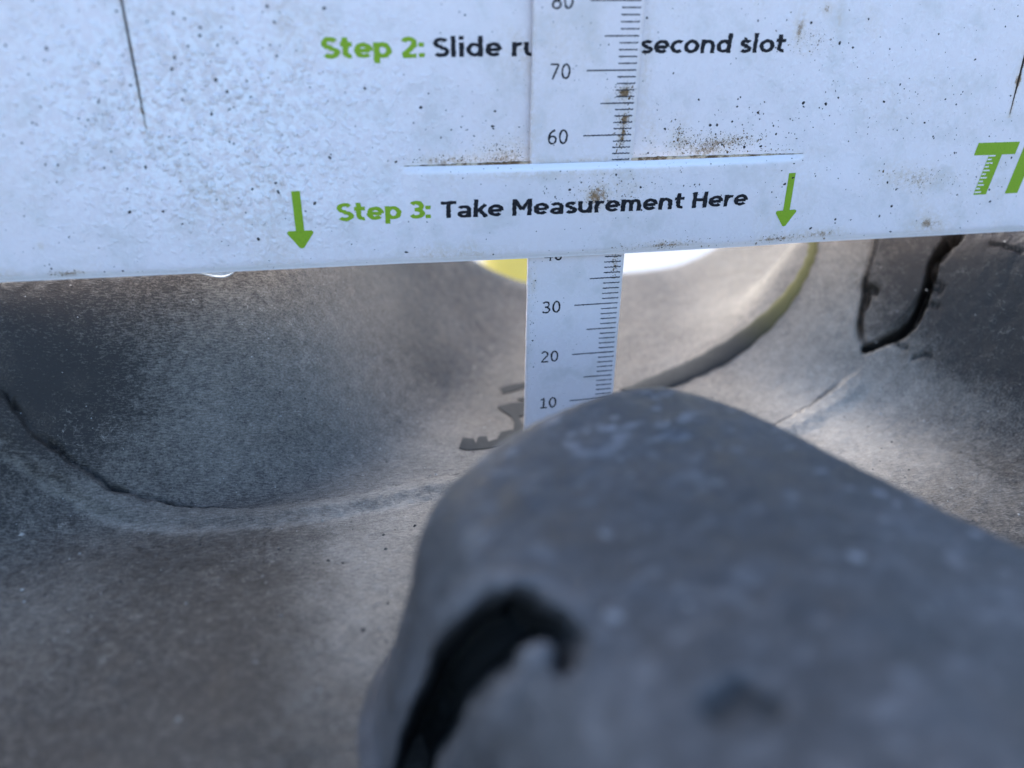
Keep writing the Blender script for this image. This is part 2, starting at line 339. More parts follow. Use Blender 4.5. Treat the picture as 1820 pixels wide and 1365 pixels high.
# normals from the gradient so that the parts meet without a seam
Hg = H.reshape(GX.shape); dHy, dHx = np.gradient(Hg, gy, gx)
N = np.stack([-dHx, -dHy, np.ones_like(Hg)], -1).reshape(-1, 3); N /= np.linalg.norm(N, axis=1)[:, None]
N0 = N.reshape(*Hg.shape, 3)
for _ in range(3):
    for ax in (0, 1): N0 = (np.roll(N0, 1, ax) + 2 * N0 + np.roll(N0, -1, ax)) / 4
N0 = N0.reshape(-1, 3); N0 /= np.linalg.norm(N0, axis=1)[:, None]
V = np.c_[X, Y, H] - N0 * (D + DS)[:, None]
Vg = V.reshape(*GX.shape, 3); N = np.cross(np.gradient(Vg, axis=1), np.gradient(Vg, axis=0)).reshape(-1, 3); N /= np.linalg.norm(N, axis=1)[:, None]
nx_, ny_ = len(gx), len(gy)
idx = np.arange(nx_ * ny_).reshape(ny_, nx_)
F = np.stack([idx[:-1, :-1], idx[:-1, 1:], idx[1:, 1:], idx[1:, :-1]], -1).reshape(-1, 4)
fc = V[F].mean(1)
hb = HB[F].mean(1)
isflap = inside(fc[:, :2], flap_poly)
isL = (hb > 12) & (fc[:, 0] < 8)
isR = (hb > 11) & (fc[:, 0] > 45) & ~isflap

tyre = thing("tyre", "large worn dusty black rubber tyre with deep rounded tread grooves under the white plate", "tyre", (0, -30, -4))
def piece(name, mask, label=None):
    f = F[mask]; u, inv = np.unique(f, return_inverse=True)
    o = mesh_obj(name, V[u], inv.reshape(-1, 4), M["tread"], tyre, True, dict(dust_light=dust_light[u], darken=darken[u], web=webm[u], soil=soilm[u], grains=grm[u]), N[u])
    if label: o["label"] = label
    return o
piece("tread_groove", ~(isL | isR | isflap))
piece("tread_block", isL & ~isflap, "dark tread block under the left end of the plate")
piece("tread_block", isR, "cracked tread block under the right end of the plate")
piece("rubber_flap", isflap, "torn wedge of rubber split off along a black crack")

# ------------------------------------------------------------------ tyre: near tread block with a torn cavity
outl = catmull([(-16.3, -61), (-11.5, -51.5), (-2.5, -43.5), (9, -38.6), (19, -44), (29, -58), (40, -76), (58, -84), (74, -98), (78, -120), (60, -132), (20, -136), (-8, -134), (-16, -124), (-3.0, -108), (-11.0, -84)], 30, True)
seg = np.linalg.norm(np.diff(np.r_[outl, outl[:1]], axis=0), axis=1); cum = np.r_[0, np.cumsum(seg)]
nθ = 760
# denser where it is seen (left side and back)
q = np.linspace(0, cum[-1], 4000); cl = np.r_[outl, outl[:1]]
qp = np.c_[np.interp(q, cum, cl[:, 0]), np.interp(q, cum, cl[:, 1])]
dens = np.where((qp[:, 0] < 45) & (qp[:, 1] > -118), 1.0, 0.25); cd_ = np.r_[0, np.cumsum((dens[1:] + dens[:-1]) / 2)]; cd_ /= cd_[-1]
qq = np.interp(np.linspace(0, 1, nθ, endpoint=False), cd_, q)
O = np.c_[np.interp(qq, cum, cl[:, 0]), np.interp(qq, cum, cl[:, 1])]
T = np.roll(O, -3, 0) - np.roll(O, 3, 0); T /= np.linalg.norm(T, axis=1)[:, None]
NO = np.c_[-T[:, 1], T[:, 0]]                                    # clockwise outline: left normal points out
for _ in range(30): NO = (np.roll(NO, 1, 0) + NO * 2 + np.roll(NO, -1, 0)) / 4
NO /= np.linalg.norm(NO, axis=1)[:, None]
CEN = np.array([24.0, -92.0]); HT = 31.5
rings = []
for s_ in np.linspace(0.0, 1.0, 95)[1:]: rings.append(('t', s_ ** 0.8))
for a in np.linspace(0, math.pi / 2, 34)[1:]: rings.append(('r', a))
for z in np.linspace(HT - 13, 2, 42)[1:]: rings.append(('w', z))
for k in np.linspace(0, 1, 8)[1:]: rings.append(('f', k))
VL = [np.array([[CEN[0], CEN[1], HT + 1.0]])]
for kind, v in rings:
    if kind == 't':
        p = CEN + (O - CEN) * v; z = np.full(nθ, HT + 1.0 * (1 - v ** 2))
    elif kind == 'r':
        p = O + NO * (9.0 * math.sin(v)); z = np.full(nθ, HT - 13 * (1 - math.cos(v)))
    elif kind == 'w':
        p = O + NO * (9.0 + 0.30 * (HT - 13 - v)); z = np.full(nθ, v)
    else:
        p = O + NO * (9.0 + 0.30 * (HT - 15) + 9 * v * v); z = np.full(nθ, 2 - 6.5 * v)
    VL.append(np.c_[p, z])
VL = np.concatenate(VL); nr = len(rings)
FL = [(0, 1 + (k + 1) % nθ, 1 + k) for k in range(nθ)]
for r_ in range(nr - 1):
    a, b = 1 + r_ * nθ, 1 + (r_ + 1) * nθ
    FL += [(a + k, a + (k + 1) % nθ, b + (k + 1) % nθ, b + k) for k in range(nθ)]
VL[:, 2] -= 0.17 * np.maximum(VL[:, 0] - 12, 0) * sstep(15, 32, VL[:, 2])           # worn lower towards the right
VL[:, 2] += 0.5 * vnoise(VL, 18, 81, 2) + 0.22 * vnoise(VL, 4, 83, 3)
VL[:, 0] += 0.5 * vnoise(VL, 15, 82, 2)
from mathutils.bvhtree import BVHTree
bvh = BVHTree.FromPolygons([tuple(v) for v in VL], FL)
def on_lug(px, py):
    r = bvh.ray_cast(Vector(CAM), Vector(ray(px, py)).normalized()); return np.array(r[0] if r[0] is not None else at_height(px, py, 20))
cav = np.array([on_lug(*p) for p in [(1012, 1165), (1018, 1135), (985, 1112), (930, 1098), (880, 1128), (835, 1172), (795, 1228), (758, 1295), (735, 1365), (718, 1440), (705, 1500)]])
spur = np.array([on_lug(*p) for p in [(918, 1058), (925, 1080), (935, 1105)]])
wob = np.c_[vnoise(VL, 5.0, 91, 2), vnoise(VL, 5.0, 92, 2), vnoise(VL, 5.0, 93, 2)] * 0.9
d, s, t = polydist(VL + wob, cav); d2, _, t2 = polydist(VL + wob * 0.6, spur)
rad = 1.1 + 2.5 * sstep(0.05, 0.25, t)
dep = np.maximum((1 - sstep(rad * 0.55, rad * 1.3, d)) * (0.35 + 0.65 * sstep(0.0, 0.2, t)), 1 - sstep(0.25 + 1.1 * t2, 1.0 + 1.5 * t2, d2))
VL += dep[:, None] * (ray(850, 1190) / np.linalg.norm(ray(850, 1190)) * 17.0)
lip = np.exp(-((d - rad * 1.7) / 1.2) ** 2) * sstep(0.0, 0.1, t); VL[:, 2] += 0.5 * lip * sstep(20, 28, VL[:, 2])
# a shallow gouge on its top
d, s, t = polydist(VL + wob * 0.8, np.array([on_lug(*p) for p in [(1268, 1264), (1300, 1250), (1328, 1222), (1345, 1245), (1372, 1254)]]))
gouge = (1 - sstep(0.6, 1.7, d)) * (VL[:, 2] > 20); VL[:, 2] -= 0.9 * gouge
sc_ = np.c_[VL[:, 0] * 0.5 + VL[:, 1] * 0.25, VL[:, 1] * 1.1 - VL[:, 0] * 0.5, VL[:, 2] * 0.8]
scuff = sstep(0.26, 0.50, vnoise(sc_, 1.7, 98, 2)) * sstep(22, 28, VL[:, 2]) * (0.35 + 0.65 * np.exp(-((VL[:, 1] + 46 + 0.9 * np.maximum(VL[:, 0] - 8, 0)) / 9) ** 2))
dust_lightL = 0.42 + 0.22 * vnoise(VL, 12, 97, 3) + 0.20 * vnoise(VL, 3.5, 99, 3) + 0.16 * vnoise(VL, 1.4, 100, 2) - 0.3 * dep + 0.8 * scuff + 0.3 * lip * sstep(18, 26, VL[:, 2])  # dust and scuffs, with the hole's lit rim and dark inside painted in
nl = mesh_obj("tread_block", VL, FL, M["lug"], tyre, True, dict(dust_light=dust_lightL, darken=np.clip(0.75 * gouge + 1.0 * sstep(0.1, 0.6, dep), 0, 1), web=np.zeros(len(VL)), soil=0.5 * sstep(0.1, 0.45, vnoise(VL, 6, 74, 3)), grains=sstep(0.1, 0.25, vnoise(VL, 7, 75, 2)), speck=sstep(0.0, 0.35, vnoise(VL, 11, 76, 2))))  # hole painted near black like deep shade; gouge darkened too
nl["label"] = "near blurred tread block with a dark torn hole in its side"

# ------------------------------------------------------------------ tyre: moulded rib and moulded mark on the groove floor
ribp = catmull([hit(*p) for p in [(1120, 704), (1180, 678), (1240, 652), (1310, 612), (1370, 563), (1412, 513), (1436, 470), (1445, 440), (1444, 415)]], 8)
vsr, fsr, ol = [], [], []
for k, p in enumerate(ribp):
    a = ribp[min(k + 1, len(ribp) - 1)] - ribp[max(k - 1, 0)]; a /= np.linalg.norm(a)
    up = np.array([0, 0, 1.0]); e = 0.6
    g = np.array([base_h(np.array([p[0] + e]), np.array([p[1]]))[0] - base_h(np.array([p[0] - e]), np.array([p[1]]))[0],
                  base_h(np.array([p[0]]), np.array([p[1] + e]))[0] - base_h(np.array([p[0]]), np.array([p[1] - e]))[0]]) / (2 * e)
    nn = np.array([-g[0], -g[1], 1.0]); nn /= np.linalg.norm(nn)
    b = np.cross(a, nn); tt = k / (len(ribp) - 1); hw = 3.3 - 2.2 * sstep(0.2, 0.75, np.array(tt)) + 0.15 * math.sin(k * 1.3)
    for j in range(9):
        ang = math.pi * j / 8; vsr.append(p + b * hw * math.cos(ang) + nn * ((1.15 - 0.3 * tt) * math.sin(ang) ** 0.6 - 0.3 + random.uniform(-.06, .06))); ol.append(float(sstep(0.35, 0.62, np.array(tt))))
    if k:
        o0, o1 = (k - 1) * 9, k * 9; fsr += [(o0 + j, o0 + j + 1, o1 + j + 1, o1 + j) for j in range(8)]
mesh_obj("moulded_rib", vsr, fsr, M["mark"], tyre, True, dict(olive=ol))
def surf(x, y):
    i = np.clip(np.searchsorted(gx, x) - 1, 0, nx_ - 2); j = np.clip(np.searchsorted(gy, y) - 1, 0, ny_ - 2)
    a = (x - gx[i]) / (gx[i + 1] - gx[i]); b = (y - gy[j]) / (gy[j + 1] - gy[j])
    return Hg[j, i] * (1 - a) * (1 - b) + Hg[j, i + 1] * a * (1 - b) + Hg[j + 1, i] * (1 - a) * b + Hg[j + 1, i + 1] * a * b
def drape(name, polys, lift, mat):
    bm = bmesh.new()
    for poly in polys:
        p = [hit(*q) for q in poly]
        f = bm.faces.new([bm.verts.new(tuple(v)) for v in p]); f.normal_update(); bmesh.ops.triangulate(bm, faces=[f])
    bmesh.ops.subdivide_edges(bm, edges=bm.edges[:], cuts=2, use_grid_fill=True)
    bm.verts.index_update(); vv = np.array([v.co[:] for v in bm.verts]); vv[:, 2] = surf(vv[:, 0], vv[:, 1]) + lift
    ff = [[v.index for v in f.verts] for f in bm.faces]; nb = len(vv)
    vv = np.r_[vv, vv - np.array([0, 0, lift + 0.4])]
    ff += [[e.verts[0].index, e.verts[1].index, e.verts[1].index + nb, e.verts[0].index + nb] for e in bm.edges if len(e.link_faces) == 1]
    bm.free(); return mesh_obj(name, vv, ff, mat, tyre, False, dict(olive=np.zeros(len(vv))))
drape("moulded_mark", [[(888, 690), (905, 685), (945, 679), (960, 679), (960, 688), (930, 690), (905, 697), (893, 700)]], 0.2, M["mark"])
drape("moulded_mark", [[(884, 722), (905, 717), (930, 715), (960, 713), (960, 732), (938, 736), (922, 741), (928, 752), (934, 762), (930, 772), (912, 770), (914, 752), (908, 740), (893, 730)]], 0.2, M["mark"])
drape("moulded_mark", [[(816, 797), (822, 779), (842, 781), (846, 790), (850, 777), (865, 775), (868, 786), (884, 780), (890, 768), (906, 764), (915, 766), (960, 758), (960, 785), (905, 792), (868, 798), (830, 801)]], 0.2, M["mark"])
drape("moulded_mark", [[(918, 709), (932, 706), (955, 705), (955, 709), (935, 710), (925, 712)]], 0.2, M["mark"])

# loose grit lying on the tread
gp_ = np.r_[np.c_[RNG.uniform(-100, 110, 2600), RNG.uniform(-70, 40, 2600)], np.c_[RNG.normal(20, 35, 500), RNG.normal(0, 18, 500)]]
gp_ = gp_[(abs(gp_[:, 0]) < 111) & (gp_[:, 1] < 44) & (gp_[:, 1] > -69)]
gz = surf(gp_[:, 0], gp_[:, 1]); V_, F_, tint = [], [], []
for (x, y), z in zip(gp_, gz):
    r = min(0.42, math.exp(random.gauss(math.log(0.12), 0.5))); b0 = len(V_); V_.append((x, y, z + r * 0.75)); tn = random.random()
    for k in range(5):
        a = k * 1.2566 + random.uniform(-.3, .3); q_ = r * random.uniform(0.6, 1.3); V_.append((x + q_ * math.cos(a), y + q_ * math.sin(a), z - 0.05))
    tint += [tn] * 6; F_ += [(b0, b0 + 1 + k, b0 + 1 + (k + 1) % 5) for k in range(5)]
n = NB("loose_grit"); M["loose"] = n.done(n.mix(n.rng(n.attr("tint"), 0.3, 1.0), (0.05, 0.045, 0.04), (0.42, 0.39, 0.34)), 0.8)
mesh_obj("loose_grit", V_, F_, M["loose"], tyre, False, dict(tint=tint))["kind"] = "stuff"

# ------------------------------------------------------------------ gauge plate
U0, U1, VB, VT, TH = -92.0, 121.0, 39.7, 134.0, 1.1
SLU0, SLU1, SLV = -21.3, 49.2, 55.9
SLITS = [(-58.6, 60.9, 106.0), (88.3, 61.5, 106.0)]
def lens_(u): t = np.clip((u - SLU0) / (SLU1 - SLU0), 0, 1); return np.sqrt(np.clip(4 * t * (1 - t), 0, 1))
def plate_y(u, v, low):
    """front face of the plate (mm, + is away from camera); low = on the strip below the slot"""
    u, v = np.asarray(u, float), np.asarray(v, float)
    L = lens_(u); uw = np.exp(-((u - 14) / 34) ** 2)
    dv = np.maximum(SLV - v, 0); lo = -1.9 * np.maximum(L, uw * 0.6 * sstep(0, 6, dv)) * np.exp(-(dv / 20) ** 2)
    dv2 = np.maximum(v - SLV, 0); up = 0.95 * L * np.exp(-(dv2 / 11) ** 2)
    y = np.where(low, lo, up)
    y = y + np.where(low, 1.0 * np.exp(-(dv / 0.6) ** 2) * np.minimum(L * 1.5, 1), 0)         # rolled lower lip
    y = y + 0.55 * np.exp(-((v - VB) / 0.75) ** 2)                                              # eased bottom edge
    P = np.stack([u.ravel(), np.zeros(u.size), v.ravel()], 1)
    return y + 0.25 * vnoise(P, 45, 101, 1).reshape(u.shape) + 0.00006 * (u - 14) ** 2
def merge(base, extra, tol=0.12):
    out = [b for b in base if min(abs(b - e) for e in extra) > tol]; return np.array(sorted(out + list(extra)))
us = merge(np.arange(U0, U1 + 0.01, 0.55), [U0, U1, SLU0, SLU1, SLITS[0][0], SLITS[1][0]])
vs_ = merge(np.r_[np.arange(VB, 84, 0.55), np.arange(84, VT, 2.5)], [VB, VB + 0.15, VB + 0.3, VB + 0.45, VB + 0.65, VB + 0.9, VB + 1.1, VB + 1.35, SLV - 0.9, SLV - 0.6, SLV - 0.4, SLV - 0.25, SLV - 0.12, SLV, SLV + 0.3, VT, 60.9, 61.5], 0.1)
nu, nv = len(us), len(vs_)
js = int(np.argmin(abs(vs_ - SLV)))
verts, key = [], {}
def vid(i, j, low, sl):
    u, v = us[i], vs_[j]
    on_slot = (j == js and SLU0 + 1e-6 < u < SLU1 - 1e-6)
    s_ = None
    for k, (su, v0, v1) in enumerate(SLITS):
        if abs(u - su) < 1e-6 and v0 + 1e-6 < v < v1: s_ = (k, sl)
    lowf = (j < js) or (j == js and low)
    kk = (i, j, lowf if on_slot else None, s_)
    if kk not in key:
        du = dv = 0.0
        if s_ is not None:
            k = s_[0]; g = 0.16 * min(1, (v - SLITS[k][1]) / 9.0); du = -g if sl else g
        if on_slot:
            dv = -0.22 * float(lens_(u)) + 0.10 * math.sin(u * 1.1) * math.sin(u * 0.37) * float(lens_(u)) if lowf else -0.75 * float(lens_(u))
        key[kk] = len(verts); verts.append((u + du, v + dv, lowf, s_))
    return key[kk]
faces = []
for j in range(nv - 1):
    for i in range(nu - 1):
        lowc = j < js
        faces.append((vid(i, j, lowc, False), vid(i + 1, j, lowc, True), vid(i + 1, j + 1, lowc, True), vid(i, j + 1, lowc, False)))
# the cell right of a slit holds its left lip and the other way round: 'sl' True = this vertex is the right end of a cell
pu = np.array([v[0] for v in verts]); pv = np.array([v[1] for v in verts]); pl = np.array([v[2] for v in verts])
front = np.c_[pu, plate_y(pu, pv, pl), pv]
for k, v in enumerate(verts):
    if v[3] is not None: front[k, 1] += (0.10 if v[3][1] else -0.06)
# back face: 1.1 mm behind
back = front.copy(); back[:, 1] = np.maximum(front[:, 1], plate_y(pu, np.maximum(pv, VB + 2), pl) - 0.2) + TH
dl = np.maximum(SLV - pv, 0); back[:, 1] -= np.where(pl & (dl < 2), 1.0 * np.exp(-(dl / 0.6) ** 2) * np.minimum(lens_(pu) * 1.5, 1), 0)
nF = len(front)
allf = faces + [tuple(nF + k for k in reversed(f)) for f in faces]
ec = {}
for f in faces:
    for a, b in zip(f, f[1:] + f[:1]):
        if (b, a) in ec: del ec[(b, a)]
        else: ec[(a, b)] = 1
allf += [(b, a, a + nF, b + nF) for a, b in ec]
def gauss(u, v, u0, v0, su, sv, k=1.0): return k * np.exp(-((u - u0) / su) ** 2 - ((v - v0) / sv) ** 2)
PV = np.r_[front, back]; gu, gv = PV[:, 0], PV[:, 2]
nz = np.c_[gu, np.zeros(len(gu)), gv]
dirt = gauss(gu, gv, -14, 56.6, 7, 1.1, 0.5) + gauss(gu, gv, -4, 57.5, 4.5, 2.6, 0.42) + gauss(gu, gv, 14, 56.2, 34, 0.55, 0.22) + gauss(gu, gv, 31, 57.4, 4.5, 1.7, 0.62) + gauss(gu, gv, 26, 59, 2.0, 3.5, 0.40)
dirt += gauss(gu, gv, 36.5, 58.3, 4.0, 0.9, 0.42) + gauss(gu, gv, 21, 59.5, 1.6, 4.5, 0.33) + gauss(gu, gv, 19, 70, 0.9, 9, 0.35)
dirt += gauss(gu, gv, 15, 51.5, 5.5, 2.0, 0.30) + gauss(gu, gv, 11, 50, 2.5, 2.2, 0.45) + gauss(gu, gv, 25, 41.0, 6, 0.8, 0.62) + gauss(gu, gv, 46, 40.8, 4, 0.9, 0.6)
dirt += gauss(gu, gv, 44.7, 76.2, 1.0, 2.2, 0.62) + gauss(gu, gv, 49, 78.8, 1.0, 0.9, 0.6) + gauss(gu, gv, 46, 73.5, 3.0, 2.0, 0.22) + gauss(gu, gv, 51.5, 77.5, 0.5, 2.2, 0.35)
dirt += gauss(gu, gv, 72, 50.8, 6, 2.0, 0.5) + gauss(gu, gv, 76, 42.0, 5, 1.4, 0.4) + gauss(gu, gv, 55, 41.4, 6, 1.0, 0.58) + gauss(gu, gv, 66, 53, 4, 2, 0.2) + gauss(gu, gv, 87.6, 67.3, 1.2, 0.8, 0.55)
dirt += gauss(gu, gv, -74.5, 40.6, 2.2, 0.6, 0.75) + gauss(gu, gv, -84, 41, 4, 1.2, 0.35) + gauss(gu, gv, -77.5, 45.4, 0.7, 0.5, 0.6) + gauss(gu, gv, -15, 41.5, 12, 1.4, 0.25)
dirt += gauss(gu, gv, 6, 54.2, 18, 0.7, 0.32) + gauss(gu, gv, -2, 73.0, 5, 4, 0.22) + gauss(gu, gv, -47, 53, 5, 3, 0.16) + gauss(gu, gv, -84, 53, 6, 5, 0.18)
for su, v0, v1 in SLITS: dirt += np.exp(-((gu - su) / 0.45) ** 2) * (gv > v0 - 0.5) * 0.55
onlip = (dl < 0.8); lipm = np.r_[pl & (dl < 0.9), pl & (dl < 0.9)] * np.r_[lens_(pu), lens_(pu)]
dirt += 0.30 * lipm * sstep(0.0, 0.7, vnoise(nz, 4, 121, 2))
edge_light = np.clip(np.r_[pl & (dl < 1.0), pl & (dl < 1.0)] * np.r_[lens_(pu), lens_(pu)] + 0.6 * (gv < VB + 1.05), 0, 1)
dirt += np.r_[np.zeros(nF), np.zeros(nF)]
dirt += 0.12 * sstep(-0.1, 0.6, vnoise(nz, 16, 122, 3)) + 0.30 * sstep(0.12, 0.6, vnoise(np.c_[gu * 0.9 + gv * 0.5, gu * 0, gv * 0.35 - gu * 0.12], 5, 123, 3)) * sstep(-0.2, 0.4, vnoise(nz, 28, 124, 2))
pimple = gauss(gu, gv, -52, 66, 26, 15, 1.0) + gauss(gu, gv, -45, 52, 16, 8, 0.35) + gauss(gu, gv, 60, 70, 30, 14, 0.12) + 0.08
plate = thing("gauge_plate", "white plastic tread depth plate with green and black printed steps, specked with dirt", "gauge", (14, 0, VB))
body = mesh_obj("plate_body", PV, allf, M["plate"], plate, True, dict(dirt=np.clip(dirt, 0, 1.3), pimple=np.clip(pimple, 0, 1), edge_light=edge_light))
bv = body.modifiers.new("edges", 'BEVEL'); bv.width = 0.12 * MM; bv.segments = 2; bv.limit_method = 'ANGLE'; bv.angle_limit = math.radians(50)

for su, v0, v1 in SLITS:                                             # soil strip in the two upright slits, near black to darken the gaps
    sv = np.arange(v0 + 0.3, 92, 0.5); y0 = plate_y(np.full(len(sv), su), sv, np.zeros(len(sv), bool)); V_, F_ = [], []
    for k, (v, y) in enumerate(zip(sv, y0)):
        g = 0.40 * min(1, (v - v0) / 6.0) * random.uniform(0.7, 1.0)
        V_ += [(su - g, y + 0.12, v), (su - 0.02, y - 0.02 + random.uniform(0, .04), v), (su + g, y + 0.12, v)]
        if k: a = 3 * k; F_ += [(a - 3, a - 2, a + 1, a), (a - 2, a - 1, a + 2, a + 1)]
    mesh_obj("slit_dark_dirt", V_, F_, M["slit"], plate)

sv = np.arange(SLU0 + 0.6, SLU1 - 0.3, 0.3); ys = plate_y(sv, np.full(len(sv), SLV + 0.1), np.zeros(len(sv), bool)); V_, F_ = [], []
for k, (u, y) in enumerate(zip(sv, ys)):                             # rusty dirt packed along the slot
    tp = (0.03 + 0.26 * random.random() ** 2 * math.sin(u * 0.45 + 0.6) ** 2 + 0.10 * math.sin(u * 0.7) ** 2) * float(lens_(np.array(u)))
    V_ += [(u, y - 0.06, SLV - 0.45), (u, y - 0.10 - random.uniform(0, .05), SLV + 0.02), (u, y - 0.015, SLV + tp)]
    if k: a = 3 * k; F_ += [(a - 3, a, a + 1, a - 2), (a - 2, a + 1, a + 2, a - 1)]
mesh_obj("slot_dirt", V_, F_, M["slotdirt"], plate)

# ------------------------------------------------------------------ stroke lettering
def arc(cx, cy, rx, ry, a0, a1, n=14):
    return [(cx + rx * math.cos(math.radians(a0 + (a1 - a0) * k / n)), cy + ry * math.sin(math.radians(a0 + (a1 - a0) * k / n))) for k in range(n + 1)]
GL = {
    'S': ([arc(.32, .715, .21, .185, 28, 262) + arc(.32, .275, .225, .185, 82, -150)], .64),
    's': ([arc(.26, .525, .165, .12, 25, 262, 10) + arc(.26, .215, .175, .125, 82, -150, 10)], .53),
    't': ([[(.2, .98), (.2, .3)] + arc(.36, .27, .16, .17, 190, 290, 6), [(.03, .655), (.45, .655)]], .50),
    'e': ([[(.11, .36), (.57, .36)], arc(.34, .37, .235, .27, -4, 318, 22)], .68),
    'p': ([[(.13, .74), (.13, -.24)], arc(.35, .37, .22, .27, 0, 360, 24)], .69),
    '2': ([arc(.3, .69, .2, .21, 158, -38, 14) + [(.1, .13)], [(.06, .1), (.56, .1)]], .64),
    '3': ([arc(.27, .7, .2, .2, 148, -95, 14), arc(.27, .3, .235, .2, 95, -150, 16), [(.2, .5), (.3, .5)]], .60),
    ':': ([[(.12, .02), (.12, .22)], [(.12, .52), (.12, .72)]], .28),
    'l': ([[(.13, 0), (.13, 1.06)]], .30), 'i': ([[(.13, 0), (.13, .74)], [(.13, .86), (.13, 1.06)]], .30),
    'd': ([[(.54, 0), (.54, 1.06)], arc(.32, .37, .22, .27, 0, 360, 24)], .70),
    'r': ([[(.13, 0), (.13, .74)], arc(.36, .40, .23, .24, 178, 72, 8)], .47),
    'u': ([[(.12, .74), (.12, .33)] + arc(.33, .33, .21, .23, 180, 360, 10), [(.54, .74), (.54, 0)]], .69),
    'c': ([arc(.34, .37, .235, .27, 52, 308, 18)], .57), 'o': ([arc(.34, .37, .235, .27, 0, 360, 24)], .69),
    'n': ([[(.12, 0), (.12, .74)], arc(.33, .41, .21, .23, 180, 0, 10) + [(.54, 0)]], .69),
    'm': ([[(.12, 0), (.12, .74)], arc(.29, .43, .17, .21, 180, 0, 10) + [(.46, 0)], arc(.63, .43, .17, .21, 180, 0, 10) + [(.80, 0)]], .95),
    'T': ([[(.02, .9), (.64, .9)], [(.33, 0), (.33, .88)]], .66),
    'a': ([arc(.29, .46, .2, .19, 150, 0, 10) + [(.49, 0)], arc(.29, .205, .185, .125, 0, 360, 18)], .63),
    'k': ([[(.13, 0), (.13, 1.06)], [(.17, .33), (.52, .75)], [(.28, .44), (.56, -.01)]], .60),
    'M': ([[(.12, 0), (.12, 1)], [(.13, .95), (.43, .36)], [(.43, .36), (.73, .95)], [(.74, 1), (.74, 0)]], .89),
    'H': ([[(.12, 0), (.12, 1)], [(.60, 0), (.60, 1)], [(.14, .52), (.58, .52)]], .75), ' ': ([], .30),
}
NUM = {
    '0': ([arc(.32, .5, .22, .44, 0, 360, 26)], .68), '1': ([[(.34, .04), (.34, .98)], [(.33, .88), (.12, .80)], [(.1, .05), (.58, .05)]], .68),
    '2': ([arc(.3, .7, .21, .24, 160, -35, 14) + [(.08, .06)], [(.06, .055), (.56, .055)]], .68), '3': ([arc(.27, .73, .21, .22, 150, -92, 14), arc(.27, .28, .25, .23, 92, -150, 16), [(.2, .51), (.3, .51)]], .68),
    '4': ([[(.46, 0), (.46, .98)], [(.44, .96), (.06, .32)], [(.04, .3), (.62, .3)]], .68), '6': ([arc(.32, .3, .22, .25, 0, 360, 22), arc(.5, .36, .40, .58, 182, 92, 10)], .68),
    '7': ([[(.06, .94), (.57, .94)], [(.55, .92), (.2, 0)]], .68), '8': ([arc(.32, .73, .19, .21, 0, 360, 20), arc(.32, .27, .235, .22, 0, 360, 20)], .68),
}
def stroke_mesh(text, font, u0, v0, size, thick, width=None, slant=0.0, zfun=None):
    """flat lettering; returns verts (mm), faces. thick is in cap heights; width squeezes the line to a measured length"""
    adv = sum(font[c][1] for c in text); kx = (width / (adv * size)) if width else 1.0
    V_, F_, x, layer = [], [], 0.0, 0
    for ch in text:
        for pl_ in font[ch][0]:
            p = np.array(pl_, float); out = [p[0]]
            for a, b in zip(p, p[1:]):
                k = max(1, int(np.linalg.norm(b - a) / 0.09)); out += [a + (b - a) * j / k for j in range(1, k + 1)]
            p = np.array(out); tg = np.gradient(p, axis=0) if len(p) > 2 else np.repeat(p[1:] - p[:1], 2, 0)
            closed = np.linalg.norm(p[0] - p[-1]) < 1e-6
            if closed: tg[0] = tg[-1] = p[1] - p[-2]
            tg /= np.linalg.norm(tg, axis=1)[:, None]; nn = np.c_[-tg[:, 1], tg[:, 0]]
            b0 = len(V_); ja = RNG.normal(0, 0.012, (len(p), 2))
            if closed: ja[-1] = ja[0]
            for k in range(len(p)):
                for sgn, j in ((1, 0), (-1, 1)):
                    c = p[k] + nn[k] * sgn * (thick / 2 + ja[k, j]) ; V_.append(((x + c[0] + slant * c[1]) * size * kx + u0, c[1] * size + v0, layer * 0.0012))
                if k: F_.append((b0 + 2 * k - 2, b0 + 2 * k - 1, b0 + 2 * k + 1, b0 + 2 * k))
            layer += 1
        x += font[ch][1]
    V_ = np.array(V_); y = zfun(V_[:, 0], V_[:, 1])
    return np.c_[V_[:, 0], y - 0.035 - V_[:, 2], V_[:, 1]], F_
zlow = lambda u, v: plate_y(u, v, np.ones(np.shape(u), bool)); zup = lambda u, v: plate_y(u, v, np.zeros(np.shape(u), bool))
def lettering(name, parent, mat, *a, **k):
    v, f = stroke_mesh(*a, **k); return mesh_obj(name, v, f, mat, parent, False)
lettering("lettering", plate, M["green"], "Step 2:", GL, -31.9, 72.05, 2.95, .21, 15.6, 0, zup)["label"] = "green heading Step 2:"
lettering("lettering", plate, M["black"], "Slide ru", GL, -15.3, 72.1, 2.8, .18, 16.9, 0, zup)["label"] = "black words Slide ru, cut off by the ruler"
lettering("lettering", plate, M["black"], "second slot", GL, 17.75, 72.3, 2.8, .18, 25.0, 0.03, zup)["label"] = "black words second slot"
lettering("lettering", plate, M["green"], "Step 3:", GL, -31.9, 47.5, 2.95, .20, 15.4, 0, zlow)["label"] = "green heading Step 3:"
lettering("lettering", plate, M["black"], "Take Measurement Here", GL, -15.2, 47.5, 2.8, .18, 54.2, 0.02, zlow)["label"] = "black words Take Measurement Here"
